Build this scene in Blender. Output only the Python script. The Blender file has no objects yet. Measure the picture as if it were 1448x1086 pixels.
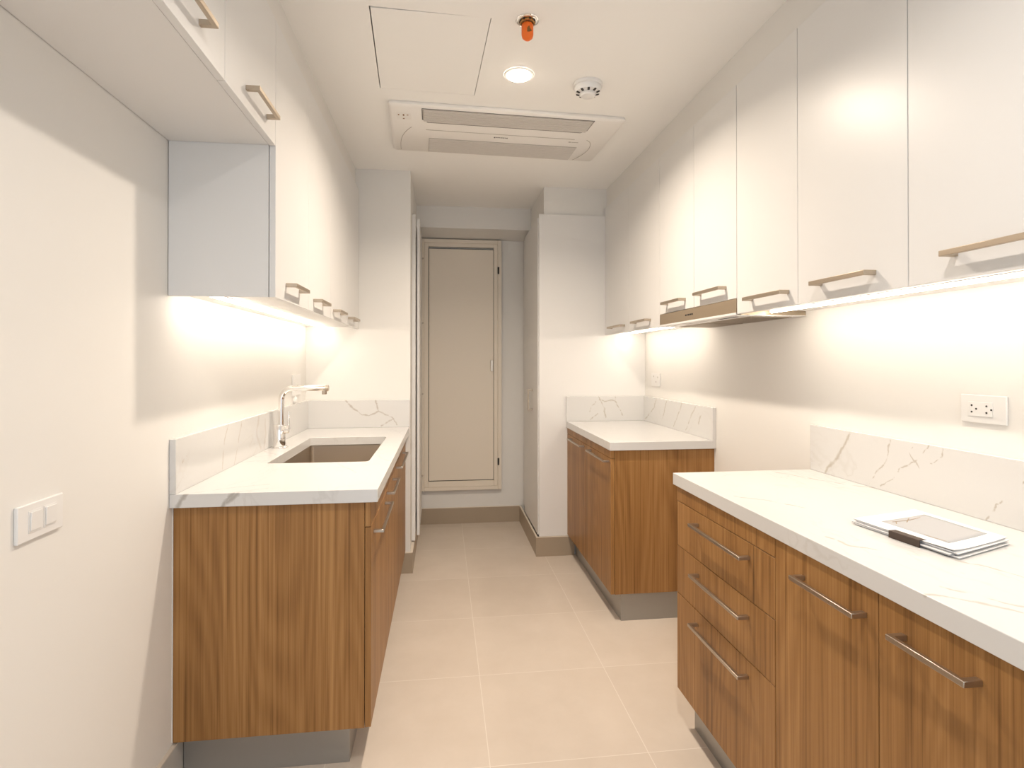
import bpy, bmesh, math, random
from mathutils import Vector, Matrix
random.seed(7)
S = bpy.context.scene
COL = S.collection
H = 2.482

# ------------------------------------------------------------------ materials
def new_mat(name):
    m = bpy.data.materials.new(name); m.use_nodes = True
    nt = m.node_tree; b = nt.nodes['Principled BSDF']
    return m, nt, b
def N(nt, kind, **kw):
    n = nt.nodes.new(kind)
    for k, v in kw.items(): setattr(n, k, v)
    return n
def plain(name, col, rough=.5, metal=0.0, bump=0.0, bscale=300, var=0.0, coat=0.0, spec=.5):
    m, nt, b = new_mat(name)
    b.inputs['Base Color'].default_value = (*col, 1)
    b.inputs['Roughness'].default_value = rough
    b.inputs['Metallic'].default_value = metal
    b.inputs['Specular IOR Level'].default_value = spec
    if coat: b.inputs['Coat Weight'].default_value = coat; b.inputs['Coat Roughness'].default_value = .06
    g = N(nt, 'ShaderNodeNewGeometry')
    n = N(nt, 'ShaderNodeTexNoise'); n.inputs['Scale'].default_value = bscale; n.inputs['Detail'].default_value = 3
    nt.links.new(g.outputs['Position'], n.inputs['Vector'])
    if bump:
        bp = N(nt, 'ShaderNodeBump'); bp.inputs['Strength'].default_value = bump; bp.inputs['Distance'].default_value = .001
        nt.links.new(n.outputs['Fac'], bp.inputs['Height']); nt.links.new(bp.outputs['Normal'], b.inputs['Normal'])
    if var:
        n2 = N(nt, 'ShaderNodeTexNoise'); n2.inputs['Scale'].default_value = 2.5; n2.inputs['Detail'].default_value = 4
        nt.links.new(g.outputs['Position'], n2.inputs['Vector'])
        mx = N(nt, 'ShaderNodeMix', data_type='RGBA')
        mx.inputs['A'].default_value = (*[c*(1-var) for c in col], 1); mx.inputs['B'].default_value = (*[min(1, c*(1+var)) for c in col], 1)
        nt.links.new(n2.outputs['Fac'], mx.inputs['Factor']); nt.links.new(mx.outputs['Result'], b.inputs['Base Color'])
    return m
def emit(name, col, s):
    m, nt, b = new_mat(name)
    b.inputs['Base Color'].default_value = (.9, .9, .9, 1)
    b.inputs['Emission Color'].default_value = (*col, 1); b.inputs['Emission Strength'].default_value = s
    return m
def mathn(nt, op, a, b=None, c=None):
    n = N(nt, 'ShaderNodeMath', operation=op)
    for i, v in enumerate((a, b, c)):
        if v is None: continue
        if hasattr(v, 'node'): nt.links.new(v, n.inputs[i])
        else: n.inputs[i].default_value = v
    return n.outputs[0]

def wood_mat(name, dark, mid, light):
    m, nt, b = new_mat(name)
    g = N(nt, 'ShaderNodeNewGeometry'); oi = N(nt, 'ShaderNodeObjectInfo')
    off = N(nt, 'ShaderNodeVectorMath', operation='SCALE'); off.inputs[0].default_value = (3.1, 5.7, 4.3)
    nt.links.new(oi.outputs['Random'], off.inputs['Scale'])
    add = N(nt, 'ShaderNodeVectorMath', operation='ADD')
    nt.links.new(g.outputs['Position'], add.inputs[0]); nt.links.new(off.outputs[0], add.inputs[1])
    def noise(sx, sz, det, dist=0.0, rough=.55):
        mp = N(nt, 'ShaderNodeMapping'); mp.inputs['Scale'].default_value = (sx, sx, sz)
        nt.links.new(add.outputs[0], mp.inputs['Vector'])
        n = N(nt, 'ShaderNodeTexNoise'); n.inputs['Scale'].default_value = 1; n.inputs['Detail'].default_value = det
        n.inputs['Distortion'].default_value = dist; n.inputs['Roughness'].default_value = rough
        nt.links.new(mp.outputs[0], n.inputs['Vector']); return n.outputs['Fac']
    broad = noise(11, .22, 3, .1)
    fine = noise(85, .8, 5, .25, .68)
    pore = noise(230, 4, 3, 0, .6)
    field = noise(3.4, .35, 1, .15)
    rings = mathn(nt, 'SINE', mathn(nt, 'MULTIPLY', field, 170.0))
    rings = mathn(nt, 'MULTIPLY', rings, .045)
    v = mathn(nt, 'ADD', mathn(nt, 'MULTIPLY', broad, .60), mathn(nt, 'MULTIPLY', fine, .65))
    v = mathn(nt, 'ADD', v, rings); v = mathn(nt, 'ADD', v, mathn(nt, 'MULTIPLY', pore, .28))
    streak = noise(150, .9, 2, .1, .5)
    sm_ = N(nt, 'ShaderNodeMapRange'); sm_.inputs['From Min'].default_value = .30; sm_.inputs['From Max'].default_value = .44
    sm_.inputs['To Min'].default_value = -.16; sm_.inputs['To Max'].default_value = 0; nt.links.new(streak, sm_.inputs['Value'])
    v = mathn(nt, 'ADD', v, sm_.outputs[0])
    v = mathn(nt, 'SUBTRACT', v, .262)
    cr = N(nt, 'ShaderNodeValToRGB'); e = cr.color_ramp.elements
    e[0].position = .20; e[0].color = (*dark, 1); e[1].position = .80; e[1].color = (*light, 1)
    k = e.new(.48); k.color = (*mid, 1)
    nt.links.new(v, cr.inputs[0]); nt.links.new(cr.outputs[0], b.inputs['Base Color'])
    b.inputs['Roughness'].default_value = .42; b.inputs['Specular IOR Level'].default_value = .35
    bp = N(nt, 'ShaderNodeBump'); bp.inputs['Strength'].default_value = .12; bp.inputs['Distance'].default_value = .001
    nt.links.new(v, bp.inputs['Height']); nt.links.new(bp.outputs['Normal'], b.inputs['Normal'])
    return m

def marble_mat(name, veins, tint=(.42, .37, .30), base=(.67, .66, .645)):
    """white quartz; veins = list of (polyline, half width, strength); plus faint long procedural veins"""
    m, nt, b = new_mat(name)
    g = N(nt, 'ShaderNodeNewGeometry'); P = g.outputs['Position']
    wn = N(nt, 'ShaderNodeTexNoise'); wn.inputs['Scale'].default_value = 22; wn.inputs['Detail'].default_value = 5
    nt.links.new(P, wn.inputs['Vector'])
    s1 = N(nt, 'ShaderNodeVectorMath', operation='SUBTRACT'); nt.links.new(wn.outputs['Color'], s1.inputs[0]); s1.inputs[1].default_value = (.5, .5, .5)
    s2 = N(nt, 'ShaderNodeVectorMath', operation='SCALE'); nt.links.new(s1.outputs[0], s2.inputs[0]); s2.inputs['Scale'].default_value = .03
    s3 = N(nt, 'ShaderNodeVectorMath', operation='ADD'); nt.links.new(P, s3.inputs[0]); nt.links.new(s2.outputs[0], s3.inputs[1])
    W = s3.outputs[0]
    wid = N(nt, 'ShaderNodeTexNoise'); wid.inputs['Scale'].default_value = 35; wid.inputs['Detail'].default_value = 3
    nt.links.new(P, wid.inputs['Vector'])
    wf = mathn(nt, 'MULTIPLY_ADD', wid.outputs['Fac'], 2.4, -.25)
    tot = None
    for poly, hw, st in veins:
        for A, B in zip(poly[:-1], poly[1:]):
            A = Vector(A); B = Vector(B); d = B-A; L2 = d.length_squared
            pa = N(nt, 'ShaderNodeVectorMath', operation='SUBTRACT'); nt.links.new(W, pa.inputs[0]); pa.inputs[1].default_value = A
            dt = N(nt, 'ShaderNodeVectorMath', operation='DOT_PRODUCT'); nt.links.new(pa.outputs[0], dt.inputs[0]); dt.inputs[1].default_value = d/L2
            t = N(nt, 'ShaderNodeMath', operation='ADD', use_clamp=True); nt.links.new(dt.outputs['Value'], t.inputs[0]); t.inputs[1].default_value = 0
            sc = N(nt, 'ShaderNodeVectorMath', operation='SCALE'); sc.inputs[0].default_value = d; nt.links.new(t.outputs[0], sc.inputs['Scale'])
            ds = N(nt, 'ShaderNodeVectorMath', operation='DISTANCE'); nt.links.new(pa.outputs[0], ds.inputs[0]); nt.links.new(sc.outputs[0], ds.inputs[1])
            w = mathn(nt, 'MULTIPLY', wf, hw)
            mr = mathn(nt, 'DIVIDE', ds.outputs['Value'], w)
            mm = N(nt, 'ShaderNodeMath', operation='SUBTRACT', use_clamp=True); mm.inputs[0].default_value = 1.35; nt.links.new(mr, mm.inputs[1])
            val = mathn(nt, 'MULTIPLY', mm.outputs[0], st)
            tot = val if tot is None else mathn(nt, 'MAXIMUM', tot, val)
    # faint background veining, long along the slab
    mp = N(nt, 'ShaderNodeMapping'); mp.inputs['Scale'].default_value = (2.6, 1.1, 2.2); mp.inputs['Rotation'].default_value = (0, 0, .5)
    nt.links.new(W, mp.inputs['Vector'])
    n = N(nt, 'ShaderNodeTexNoise'); n.inputs['Scale'].default_value = 1.4; n.inputs['Detail'].default_value = 4; n.inputs['Distortion'].default_value = 1.2
    nt.links.new(mp.outputs[0], n.inputs['Vector'])
    a = mathn(nt, 'ABSOLUTE', mathn(nt, 'SUBTRACT', n.outputs['Fac'], .5))
    fm = N(nt, 'ShaderNodeMapRange'); fm.inputs['From Min'].default_value = 0; fm.inputs['From Max'].default_value = .012
    fm.inputs['To Min'].default_value = .16; fm.inputs['To Max'].default_value = 0
    nt.links.new(a, fm.inputs['Value'])
    msk = N(nt, 'ShaderNodeTexNoise'); msk.inputs['Scale'].default_value = 3; nt.links.new(P, msk.inputs['Vector'])
    mk = N(nt, 'ShaderNodeMapRange'); mk.inputs['From Min'].default_value = .45; mk.inputs['From Max'].default_value = .65; nt.links.new(msk.outputs['Fac'], mk.inputs['Value'])
    f = mathn(nt, 'MULTIPLY', fm.outputs[0], mk.outputs[0])
    tot = f if tot is None else mathn(nt, 'MAXIMUM', tot, f)
    mx = N(nt, 'ShaderNodeMix', data_type='RGBA'); mx.inputs['A'].default_value = (*base, 1); mx.inputs['B'].default_value = (*tint, 1)
    nt.links.new(tot, mx.inputs['Factor']); nt.links.new(mx.outputs['Result'], b.inputs['Base Color'])
    b.inputs['Roughness'].default_value = .16; b.inputs['Specular IOR Level'].default_value = .45
    return m

def tile_mat():
    m, nt, b = new_mat('floor_tile')
    g = N(nt, 'ShaderNodeNewGeometry'); sp = N(nt, 'ShaderNodeSeparateXYZ'); nt.links.new(g.outputs['Position'], sp.inputs[0])
    def joint(c, off, T):
        v = mathn(nt, 'DIVIDE', mathn(nt, 'SUBTRACT', c, off), T)
        fr = mathn(nt, 'SUBTRACT', v, mathn(nt, 'ROUND', v))
        d = mathn(nt, 'MULTIPLY', mathn(nt, 'ABSOLUTE', fr), T)
        return mathn(nt, 'LESS_THAN', d, .0014), mathn(nt, 'ROUND', mathn(nt, 'SUBTRACT', v, .5))
    jx, ix = joint(sp.outputs['X'], .9725, .5285); jy, iy = joint(sp.outputs['Y'], 2.036, .5245)
    j = mathn(nt, 'MAXIMUM', jx, jy)
    n = N(nt, 'ShaderNodeTexNoise'); n.inputs['Scale'].default_value = 4; n.inputs['Detail'].default_value = 8; n.inputs['Roughness'].default_value = .65
    nt.links.new(g.outputs['Position'], n.inputs['Vector'])
    wn = N(nt, 'ShaderNodeTexWhiteNoise', noise_dimensions='2D')
    cb = N(nt, 'ShaderNodeCombineXYZ'); nt.links.new(ix, cb.inputs[0]); nt.links.new(iy, cb.inputs[1]); nt.links.new(cb.outputs[0], wn.inputs['Vector'])
    v = mathn(nt, 'ADD', mathn(nt, 'MULTIPLY', n.outputs['Fac'], .8), mathn(nt, 'MULTIPLY', wn.outputs['Value'], .2))
    cr = N(nt, 'ShaderNodeValToRGB'); e = cr.color_ramp.elements
    e[0].position = .3; e[0].color = (.60, .515, .43, 1); e[1].position = .75; e[1].color = (.675, .59, .505, 1)
    nt.links.new(v, cr.inputs[0])
    mx = N(nt, 'ShaderNodeMix', data_type='RGBA'); nt.links.new(j, mx.inputs['Factor']); nt.links.new(cr.outputs[0], mx.inputs['A']); mx.inputs['B'].default_value = (.75, .68, .60, 1)
    nt.links.new(mx.outputs['Result'], b.inputs['Base Color']); b.inputs['Roughness'].default_value = .38; b.inputs['Specular IOR Level'].default_value = .4
    bp = N(nt, 'ShaderNodeBump'); bp.inputs['Strength'].default_value = .3; bp.inputs['Distance'].default_value = .001; bp.invert = True
    nt.links.new(j, bp.inputs['Height']); nt.links.new(bp.outputs['Normal'], b.inputs['Normal'])
    return m

V = {
 'L_ret':[[(0.23,3.195,1.069),(0.28,3.195,1.017),(0.331,3.195,0.977),(0.376,3.195,0.976),(0.43,3.195,1.002),(0.414,3.195,1.068)],[(0.43,3.195,1.002),(0.524,3.195,0.948),(0.543,3.195,0.912)],[(0.524,3.195,0.948),(0.447,3.195,0.91)]],
 'L_bs':[[(0.019,1.936,1.065),(0.019,1.905,1.017),(0.019,1.884,0.963),(0.019,1.872,0.902)],[(0.019,2.076,1.064),(0.019,2.031,0.975),(0.019,1.998,0.904)],[(0.019,1.592,1.003),(0.019,1.564,0.987)]],
 'L_bs_thick':[[(0.019,2.372,1.032),(0.019,2.385,0.973),(0.019,2.359,0.914)],[(0.019,2.283,1.058),(0.019,2.259,0.981),(0.019,2.308,0.922)]],
 'L_edge':[[(0.053,1.517,0.903),(0.027,1.517,0.858)],[(0.186,1.517,0.902),(0.150,1.517,0.858)],[(0.197,1.517,0.900),(0.171,1.517,0.873)]],
 'RF_ret':[[(1.866,3.389,1.063),(1.894,3.389,1.004),(1.92,3.389,0.923)],[(1.983,3.389,1.062),(1.977,3.389,1.04),(2.034,3.389,0.937)],[(1.869,3.389,1.047),(1.907,3.389,1.031),(1.945,3.389,1.04),(1.977,3.389,1.043)],[(1.806,3.389,0.962),(1.818,3.389,1.004),(1.844,3.389,1.029)],[(1.806,3.389,0.912),(1.856,3.389,0.949)]],
 'RF_bs':[[(2.183,3.161,1.066),(2.183,3.208,0.997),(2.183,3.357,0.914)],[(2.183,2.776,1.059),(2.183,2.826,0.993),(2.183,2.897,0.913)],[(2.183,2.611,1.056),(2.183,2.665,0.992),(2.183,2.729,0.913)],[(2.183,2.543,1.012),(2.183,2.569,0.971)],[(2.183,3.0,1.06),(2.183,3.06,.95)]],
 'RN_thick':[[(2.183,1.44,1.065),(2.183,1.477,1.006),(2.183,1.52,0.952),(2.183,1.571,0.908)]],
 'RN_bs':[[(2.183,1.195,1.055),(2.183,1.206,1.037),(2.183,1.185,1.006),(2.183,1.234,0.988),(2.183,1.256,0.951),(2.183,1.31,0.91)],[(2.183,1.136,1.064),(2.183,1.185,1.011),(2.183,1.165,0.987)],[(2.183,1.274,1.061),(2.183,1.294,0.986),(2.183,1.337,0.941),(2.183,1.358,0.908)],[(2.183,1.089,1.063),(2.183,1.098,1.038),(2.183,1.126,1.016)],[(2.183,0.877,1.016),(2.183,0.904,0.981),(2.183,0.943,0.948),(2.183,0.968,0.907)],[(2.183,.84,1.06),(2.183,.877,1.016)]],
 'RN_top':[[(2.017,1.627,0.9),(2.067,1.518,0.9),(2.099,1.443,0.9),(2.191,1.325,0.9)],[(1.686,1.291,0.9),(1.751,1.231,0.9),(1.808,1.143,0.9)],[(1.697,0.9,0.9),(1.706,0.838,0.9),(1.747,0.804,0.9)],[(1.629,0.6,0.9),(1.673,0.576,0.9),(1.71,0.542,0.9),(1.747,0.505,0.9)],[(1.711,0.615,0.9),(1.736,0.562,0.9),(1.763,0.519,0.9)],[(1.852,0.73,0.9),(1.883,0.686,0.9),(1.896,0.633,0.9)]],
 'L_top':[[(0.53,2.207,0.9),(0.565,2.093,0.9),(0.608,2.012,0.9)],[(0.327,1.976,0.9),(0.406,1.99,0.9),(0.51,1.794,0.9)],[(0.008,2.36,0.9),(0.056,2.294,0.9),(0.11,2.231,0.9)],[(0.064,1.533,0.9),(0.144,1.592,0.9),(0.255,1.631,0.9)],[(0.172,1.514,0.9),(0.271,1.576,0.9)],[(0.023,2.069,0.9),(0.116,2.1,0.9)]],
}
def vl(key, hw, st): return [(p, hw, st) for p in V[key]]

M = {}
M['wall'] = plain('warm white wall paint', (.785, .765, .73), .62, bump=.05, bscale=400, var=.012)
M['ceil'] = plain('white ceiling paint', (.92, .905, .875), .7, bump=.04, bscale=400)
M['tile'] = tile_mat()
M['skirt'] = plain('taupe skirting tile', (.39, .31, .225), .4, var=.08)
M['skirt_edge'] = plain('cream skirting edge', (.70, .62, .52), .5)
M['skirt_grey'] = plain('grey painted skirting', (.50, .475, .44), .45)
M['lacq'] = plain('white lacquer', (.76, .75, .735), .33, spec=.4)
M['carc'] = plain('white melamine', (.78, .765, .745), .45)
M['wood'] = wood_mat('walnut laminate', (.150, .066, .017), (.305, .148, .046), (.46, .25, .092))
M['gapdark'] = plain('shadow gap', (.05, .035, .025), .8)
M['plinth'] = plain('brushed grey plinth', (.36, .345, .32), .3, metal=.55, bump=.05, bscale=200)
M['alu'] = plain('brushed nickel', (.50, .44, .37), .34, metal=1, bump=.05, bscale=500)
M['alu_up'] = plain('champagne metal', (.50, .42, .33), .4, metal=.85)
M['steel'] = plain('brushed steel', (.56, .49, .41), .36, metal=1, bump=.08, bscale=350)
M['hoodsteel'] = plain('bronze tinted steel', (.40, .32, .23), .5, metal=.6)
M['chrome'] = plain('chrome', (.86, .84, .82), .07, metal=1)
M['plastic'] = plain('white plastic', (.80, .785, .765), .35)
M['acwhite'] = plain('air conditioner white plastic', (.87, .84, .80), .4)
M['acgrey'] = plain('air conditioner grey slats', (.68, .645, .60), .5)
M['dark'] = plain('dark opening', (.03, .026, .024), .7)
M['mark'] = plain('printed grey mark', (.12, .11, .10), .6)
M['greymark'] = plain('faded grey mark', (.45, .41, .37), .6)
M['orange'] = plain('orange plastic', (.86, .16, .012), .55)
M['brown'] = plain('brown mark', (.22, .09, .01), .6)
M['brass'] = plain('brass', (.45, .25, .09), .35, metal=.8)
M['doorpaint'] = plain('satin door paint', (.80, .72, .61), .45)
M['paper'] = plain('white paper', (.83, .82, .81), .6)
M['paperedge'] = plain('grey paper', (.60, .61, .63), .6)
M['print'] = plain('grey print', (.44, .44, .45), .55, var=.06)
M['printtan'] = plain('tan print', (.33, .25, .16), .6)
M['band'] = plain('dark brown band', (.055, .032, .022), .5)
M['down'] = emit('downlight glow', (1.0, .87, .70), 30.0)
M['down2'] = emit('cooler downlight glow', (1.0, .88, .76), 14.0)
M['led'] = emit('led strip glow', (1.0, .88, .74), 20.0)
M['m_Lbs'] = marble_mat('white marble, left upstand', vl('L_bs', .0035, .6)+vl('L_bs_thick', .011, .38), tint=(.50, .42, .35))
M['m_Lret'] = marble_mat('white marble, left return', vl('L_ret', .005, .75), tint=(.42, .37, .32))
M['m_Ltop'] = marble_mat('white marble, left top', vl('L_top', .004, .28)+vl('L_edge', .007, .75), tint=(.36, .33, .30))
M['m_RFret'] = marble_mat('white marble, far return', vl('RF_ret', .004, .7))
M['m_RFbs'] = marble_mat('white marble, far upstand', vl('RF_bs', .005, .65))
M['m_RFtop'] = marble_mat('white marble, far top', [([(2.03, 2.40, .905), (2.06, 2.40, .855)], .004, .7)])
M['m_RNbs'] = marble_mat('white marble, near upstand', vl('RN_bs', .0022, .75)+vl('RN_thick', .006, .7))
M['m_RNtop'] = marble_mat('white marble, near top', vl('RN_top', .0045, .6))

# ------------------------------------------------------------------ geometry helpers
def box(bm, x0, x1, y0, y1, z0, z1):
    vs = [bm.verts.new((x, y, z)) for z in (z0, z1) for y in (y0, y1) for x in (x0, x1)]
    for f in ((0, 2, 3, 1), (4, 5, 7, 6), (0, 1, 5, 4), (2, 6, 7, 3), (0, 4, 6, 2), (1, 3, 7, 5)):
        bm.faces.new([vs[i] for i in f])
def prism(bm, poly, lo, hi, axis='z'):
    """extrude a 2D polygon along an axis (z: (x,y); y: (x,z); x: (y,z))"""
    def P(p, h): return {'z': (p[0], p[1], h), 'y': (p[0], h, p[1]), 'x': (h, p[0], p[1])}[axis]
    a = [bm.verts.new(P(p, lo)) for p in poly]; b = [bm.verts.new(P(p, hi)) for p in poly]
    n = len(poly)
    bm.faces.new(a[::-1]); bm.faces.new(b)
    for i in range(n): bm.faces.new((a[i], a[(i+1) % n], b[(i+1) % n], b[i]))
def lathe(bm, prof, c, axis='z', seg=40, cap=True):
    """revolve (radius, height) profile round an axis through c"""
    rings = []
    for r, h in prof:
        ring = []
        for i in range(seg):
            t = 2*math.pi*i/seg; a, b = r*math.cos(t), r*math.sin(t)
            p = {'z': (a, b, h), 'x': (h, a, b), 'y': (a, h, b)}[axis]
            ring.append(bm.verts.new((c[0]+p[0], c[1]+p[1], c[2]+p[2])))
        rings.append(ring)
    for A, B in zip(rings[:-1], rings[1:]):
        for i in range(seg): bm.faces.new((A[i], A[(i+1) % seg], B[(i+1) % seg], B[i]))
    if cap:
        bm.faces.new(rings[0][::-1]); bm.faces.new(rings[-1])
def tube(bm, pts, r, seg=20):
    pts = [Vector(p) for p in pts]; rings = []; up = None
    for i, p in enumerate(pts):
        d = (pts[min(i+1, len(pts)-1)]-pts[max(i-1, 0)]).normalized()
        if up is None: up = d.orthogonal().normalized()
        up = (up-d*up.dot(d)).normalized(); s = d.cross(up)
        rr = r[i] if isinstance(r, (list, tuple)) else r
        rings.append([bm.verts.new(p+(up*math.cos(2*math.pi*k/seg)+s*math.sin(2*math.pi*k/seg))*rr) for k in range(seg)])
    for A, B in zip(rings[:-1], rings[1:]):
        for i in range(seg): bm.faces.new((A[i], A[(i+1) % seg], B[(i+1) % seg], B[i]))
    bm.faces.new(rings[0][::-1]); bm.faces.new(rings[-1])
def obj(name, bm, mat, parent=None, bevel=0.0, seg=2, smooth=True, at=None):
    bmesh.ops.recalc_face_normals(bm, faces=bm.faces)
    xs = [v.co.x for v in bm.verts]; ys = [v.co.y for v in bm.verts]; zs = [v.co.z for v in bm.verts]
    o_ = Vector(at) if at else Vector(((min(xs)+max(xs))/2, (min(ys)+max(ys))/2, min(zs)))
    bmesh.ops.translate(bm, verts=bm.verts, vec=-o_)
    me = bpy.data.meshes.new(name); bm.to_mesh(me); bm.free()
    if smooth:
        me.polygons.foreach_set('use_smooth', [True]*len(me.polygons)); me.set_sharp_from_angle(angle=math.radians(38))
    for mm in (mat if isinstance(mat, (list, tuple)) else [mat]): me.materials.append(mm)
    o = bpy.data.objects.new(name, me); COL.objects.link(o)
    if parent:
        w = Vector((0, 0, 0)); p = parent
        while p: w += p.location; p = p.parent
        o.parent = parent; o.location = o_-w
    else: o.location = o_
    if bevel:
        md = o.modifiers.new('soft edges', 'BEVEL'); md.width = bevel; md.segments = seg; md.limit_method = 'ANGLE'; md.angle_limit = math.radians(35)
        md.harden_normals = False
    return o
def B(name, dims, mat, parent=None, bevel=0.0, seg=2):
    bm = bmesh.new(); box(bm, *dims); return obj(name, bm, mat, parent, bevel, seg)
def tag(o, label, cat, group=None):
    o['label'] = label; o['category'] = cat
    if group: o['group'] = group
    return o
def thing(name, label, cat, loc, group=None):
    o = bpy.data.objects.new(name, None); COL.objects.link(o); o.location = loc; o.empty_display_size = .05
    return tag(o, label, cat, group)
def struct(o): o['kind'] = 'structure'; return o

# ------------------------------------------------------------------ room shell
YN = -1.7
struct(B('floor', (-.1, 2.35, YN, 4.36, -.08, 0), M['tile']))
struct(B('wall_left', (-.12, 0, YN, 4.36, 0, H), M['wall']))
struct(B('wall_right', (2.202, 2.35, YN, 4.36, 0, H), M['wall']))
struct(B('wall_back', (0, 2.202, 4.24, 4.36, 0, H), M['wall']))
# ceiling with an opening for the access hatch (gap wider at its near and left side)
ax0, ax1, ay0, ay1 = .563, .973, 1.612, 2.176
rot = math.radians(2.6)
def R2(p, c, a):
    x, y = p[0]-c[0], p[1]-c[1]; return (c[0]+x*math.cos(a)-y*math.sin(a), c[1]+x*math.sin(a)+y*math.cos(a))
hc = ((ax0+ax1)/2, (ay0+ay1)/2)
hole = [R2(p, hc, rot) for p in ((ax0, ay0), (ax1, ay0), (ax1, ay1), (ax0, ay1))]
def ring_slab(bm, outer, inner, z0, z1):
    def loop(pts, z): return [bm.verts.new((*p, z)) for p in pts]
    for z in (z0, z1):
        o1, i1 = loop(outer, z), loop(inner, z)
        es = [bm.edges.new((l[i], l[(i+1) % len(l)])) for l in (o1, i1) for i in range(len(l))]
        bmesh.ops.triangle_fill(bm, use_beauty=True, use_dissolve=False, edges=es)
        if z == z0: a0, b0 = o1, i1
        else: a1, b1 = o1, i1
    for A, Bb in ((a0, a1), (b0, b1)):
        for i in range(len(A)): bm.faces.new((A[i], A[(i+1) % len(A)], Bb[(i+1) % len(A)], Bb[i]))
bm = bmesh.new(); ring_slab(bm, [(-.12, YN), (2.35, YN), (2.35, 4.36), (-.12, 4.36)], hole, H, H+.06)
struct(obj('ceiling', bm, M['ceil'], smooth=False))
hatch = thing('access_hatch', 'flush white access panel with a thin dark seam cut into the ceiling', 'access panel', (hc[0], hc[1], H))
bm = bmesh.new()
ins = [R2(p, hc, rot) for p in ((ax0+.0045, ay0+.0085), (ax1-.0022, ay0+.0002), (ax1-.0022, ay1-.0004), (ax0+.0035, ay1-.0004))]
prism(bm, ins, H+.0005, H+.018); obj('panel', bm, M['ceil'], hatch)
bm = bmesh.new(); prism(bm, [R2(p, hc, rot) for p in ((ax0-.01, ay0-.01), (ax1+.01, ay0-.01), (ax1+.01, ay1+.01), (ax0-.01, ay1+.01))], H+.062, H+.07)
obj('backing', bm, M['dark'], hatch)

# pillars, header and fillers at the far end
struct(B('wall_left_pier', (0, .622, 3.215, 3.40, 0, H), M['wall']))
struct(B('wall_left_header', (0, .622, 3.40, 4.24, 2.285, H), M['wall']))
struct(B('wall_right_pier', (1.499, 2.202, 3.425, 4.24, 0, H), M['wall']))
bm = bmesh.new(); prism(bm, [(3.985, 2.318), (4.24, 2.284), (4.24, H), (3.985, H)], .622, 1.499, 'x')
struct(obj('wall_back_bulkhead', bm, M['wall']))
struct(B('trim_1', (0, .289, .30, 3.215, 2.362, H), M['wall']))
struct(B('trim_2', (1.934, 2.202, -.33, 3.425, 2.350, H), M['wall']))

# skirtings
def skirt(name, dims, mat, edge):
    x0, x1, y0, y1, z0, z1 = dims
    o = struct(B(name, (x0, x1, y0, y1, z0, z1-.004), mat))
    B('top_edge', (x0, x1, y0, y1, z1-.004, z1), edge, o); return o
skirt('baseboard_left', (0, .012, YN, 1.588, 0, .13), M['skirt_grey'], M['skirt_edge'])
skirt('baseboard_left_pier', (.54, .638, 3.203, 3.215, 0, .128), M['skirt'], M['skirt_edge'])
skirt('baseboard_left_corridor', (.622, .638, 3.215, 4.228, 0, .128), M['skirt'], M['skirt_edge'])
skirt('baseboard_back', (.638, 1.441, 4.228, 4.24, 0, .128), M['skirt'], M['skirt_edge'])
skirt('baseboard_right_pier', (1.439, 1.70, 3.396, 3.408, 0, .13), M['skirt'], M['skirt_edge'])
skirt('baseboard_right_corridor', (1.441, 1.453, 3.408, 4.228, 0, .128), M['skirt'], M['skirt_edge'])
bm = bmesh.new(); box(bm, 2.19, 2.202, YN, -.27, 0, .13); box(bm, 2.19, 2.202, 1.62, 2.43, 0, .13); struct(obj('baseboard_right', bm, M['skirt_grey']))

# ------------------------------------------------------------------ back door
door = struct(B('door_1', (.712, 1.227, 4.214, 4.222, .351, 2.204), M['doorpaint'], bevel=.001))
bm = bmesh.new(); box(bm, .706, 1.233, 4.2225, 4.2235, .345, 2.210); obj('shadow_gap', bm, M['dark'], door)
def picture_frame(bm, x0, x1, z0, z1, w, y0, y1, wb=None):
    wb = wb or w
    box(bm, x0, x0+w, y0, y1, z0, z1); box(bm, x1-w, x1, y0, y1, z0, z1)
    box(bm, x0+w, x1-w, y0, y1, z1-w, z1); box(bm, x0+w, x1-w, y0, y1, z0, z0+wb)
bm = bmesh.new(); picture_frame(bm, .675, 1.262, .300, 2.252, .032, 4.206, 4.24, .045); obj('inner_frame', bm, M['doorpaint'], door, .003)
bm = bmesh.new(); picture_frame(bm, .645, 1.292, .272, 2.280, .030, 4.198, 4.24, .028); obj('architrave', bm, M['doorpaint'], door, .003)
B('latch', (1.203, 1.225, 4.202, 4.2138, 1.222, 1.314), M['steel'], door, .002)
for z in (2.036, .496): 
    bm = bmesh.new(); lathe(bm, [(.006, -.028), (.007, -.026), (.007, .026), (.006, .028)], (1.266, 4.197, z), seg=16); box(bm, 1.262, 1.274, 4.199, 4.205, z-.025, z+.025)
    obj('hinge', bm, M['brown'] if False else M['dark'], door)
for z in (2.12, 1.607, 1.044, .397):
    bm = bmesh.new(); lathe(bm, [(.007, 0), (.007, -.006), (.004, -.012)], (.662, 4.198, z), axis='y', seg=14); obj('screw_cap', bm, M['steel'], door)

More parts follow.
